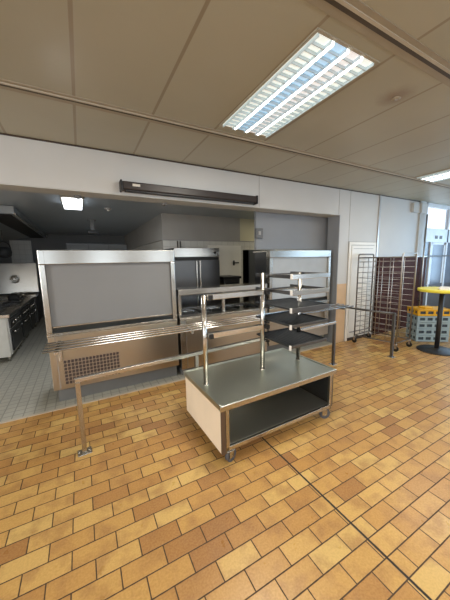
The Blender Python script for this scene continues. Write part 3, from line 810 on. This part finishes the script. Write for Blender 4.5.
# hood
o = (-1.5, 5.6, 2.4)
t = thing('extractor_hood', 'long grey extractor hood above the line of cookers at far left', 'hood', o)
S(o).prism([(-2.29, 2.30), (-1.3, 2.47), (-.885, 2.47), (-.885, 2.59), (-2.29, 2.59)], 'Y', 5.60, 10.4).build('canopy', 'hood', t)
S(o).box((-.89, 5.6, 2.455), (-.865, 10.4, 2.485), .003).build('drip_edge', 'steel', t)
S(o).box((-1.30, 5.68, 2.455), (-.95, 10.3, 2.469), .002).build('filter', 'hood_in', t)
# tall cupboards at the rear wall
o = (-.35, 9.9, 0)
t = thing('storage_cupboard', 'dull grey storage cupboard at the rear wall, top showing over the left display', 'cupboard', o)
S(o).box((-.35, 9.95, .1), (1.48, 10.45, 2.28), .006).build('body', 'dark_steel', t)
for k in range(3):
    a_ = -.33+k*.605
    dr = S(o).box((a_, 9.925, .12), (a_+.595, 9.949, 2.25), .005).build('door', 'hood', t)
    S(o).box((a_+.53, 9.90, 1.0), (a_+.55, 9.926, 1.25), .004).build('handle', 'tube', dr)
S(o).box((-.33, 9.97, 0), (1.46, 10.43, .1)).build('plinth', 'plinth', t)
# kitchen ceiling lamp and detectors
o = (.16, 4.72, ZK)
t = thing('kitchen_light', 'lit rectangular ceiling lamp in the kitchen, just behind the header', 'light', o)
S(o).box((-.17, 4.50, ZK-.03), (.12, 5.15, ZK-.001), .004).build('frame', 'lamp_frame', t)
S(o).box((-.15, 4.52, ZK-.085), (.10, 5.13, ZK-.029), .002).build('diffuser', 'kit_light', t)
def detector(label, x, y, z):
    o = (x, y, z); t = thing('smoke_detector', label, 'smoke detector', o, group='kitchen ceiling detectors')
    S(o).lathe([(.055, 0), (.058, -.012), (.05, -.03), (.03, -.036)], (x, y, z), 24).build('housing', 'frame_line', t)
    S(o).lathe([(.022, -.034), (.02, -.05), (.008, -.054)], (x, y, z), 16).build('sensor', 'paper', t)
detector('pale round detector on the kitchen ceiling right of the lamp', .50+.01, 5.25, ZK)
def header_disc(label, x, y):
    o = (x, y, ZH-.012); t = thing('door_sensor', label, 'sensor', o, group='sensors under the header')
    S(o).lathe([(.04, .0119), (.04, -.02), (.028, -.03)], (x, y, ZH-.012), 20).build('housing', 'plinth', t)
    S(o).lathe([(.012, -.029), (.008, -.036)], (x, y, ZH-.012), 12).build('lens', 'black', t)
header_disc('small dark sensor under the header, near the kitchen lamp', .04, 3.62)
header_disc('small dark sensor under the header, below the blind cassette', 1.05, 3.62)
o = (.30, 6.7, ZK)
t = thing('ceiling_bracket', 'dark bracket hanging from the kitchen ceiling behind the lamp', 'bracket', o)
S(o).box((.22, 6.66, 2.57), (.38, 6.74, ZK-.001), .004).build('plate', 'dark_wall', t)
S(o).box((.26, 6.67, 2.36), (.34, 6.73, 2.57), .006).build('stem', 'dark_wall', t)
S(o).box((.20, 6.62, 2.28), (.40, 6.78, 2.36), .01).build('head', 'black', t)

# ------------------------------------------------------------------ light
def area(name, loc, rot, sx, sy, power, col):
    l = bpy.data.lights.new(name, 'AREA'); l.shape = 'RECTANGLE'; l.size = sx; l.size_y = sy
    l.energy = power; l.color = col
    o = bpy.data.objects.new(name, l); COL.objects.link(o); o.location = loc; o.rotation_euler = rot
    return o
DAYR = (.42, .70, 1.0)
DAY = (.80, .90, 1.0)
WARM = (1, .93, .82)
# daylight entering by the windows, the rear row added
area('daylight_right_window', (XR+.05, -1.7, 1.75), (0, PI/2, 0), 1.6, 2.9, 42, DAYR)
area('daylight_right_window_far', (XR+.05, 1.5, 1.75), (0, PI/2, 0), 1.6, 2.9, 74, DAYR)
for x in WX: area('added_rear_window_light', (x, YB-.05, 1.7), (PI/2, 0, 0), .9, 1.6, 13, DAY)
area('daylight_left_window', (XL-.05, -.6, 1.75), (0, -PI/2, 0), 1.6, 3.6, 185, (1, .97, .92))
# the recessed ceiling lamps, seen and unseen (grid of the room)
for x, y, p in ((1.51, 1.77, 40), (5.02, 1.77, 20), (1.51, -1.13, 52), (5.02, -1.13, 46), (-2.0, -1.13, 12), (-2.0, 1.77, 12)):
    area('ceiling_lamp_light', (x, y, ZC-.035), (0, 0, 0), .5, 1.1, p, WARM)
area('kitchen_lamp_light', (-.02, 4.82, ZK-.095), (0, 0, 0), .25, .6, 20, (.95, .97, 1))
area('kitchen_store_lamp_light', (4.6, 4.7, ZK-.05), (0, 0, 0), .3, .6, 12, (1, .90, .62))

wd = bpy.data.worlds.new('sky'); SC.world = wd; wd.use_nodes = True
bg = wd.node_tree.nodes['Background']; bg.inputs[0].default_value = (.78, .88, 1, 1); bg.inputs[1].default_value = 1.6

# ------------------------------------------------------------------ camera
cam = bpy.data.cameras.new('camera'); co = bpy.data.objects.new('camera', cam); COL.objects.link(co)
cam.sensor_fit = 'HORIZONTAL'; cam.sensor_width = 36; cam.lens = 264.9/450*36; cam.clip_start = .02
p, r, y = math.radians(-8.5377), math.radians(-1.0909), math.radians(28.2396)
F = Vector((math.sin(y)*math.cos(p), math.cos(y)*math.cos(p), math.sin(p)))
rt = Vector((math.cos(y), -math.sin(y), 0)); up = rt.cross(F)
c, s = math.cos(r), math.sin(r)
R_, U_ = c*rt+s*up, c*up-s*rt
co.matrix_world = Matrix(((R_.x, U_.x, -F.x, 0), (R_.y, U_.y, -F.y, 0), (R_.z, U_.z, -F.z, 1.65), (0, 0, 0, 1)))
SC.camera = co
SC.view_settings.view_transform = 'Standard'
SC.view_settings.look = 'None'
SC.view_settings.gamma = 1
SC.view_settings.use_curve_mapping = False
SC.view_settings.exposure = 0.0
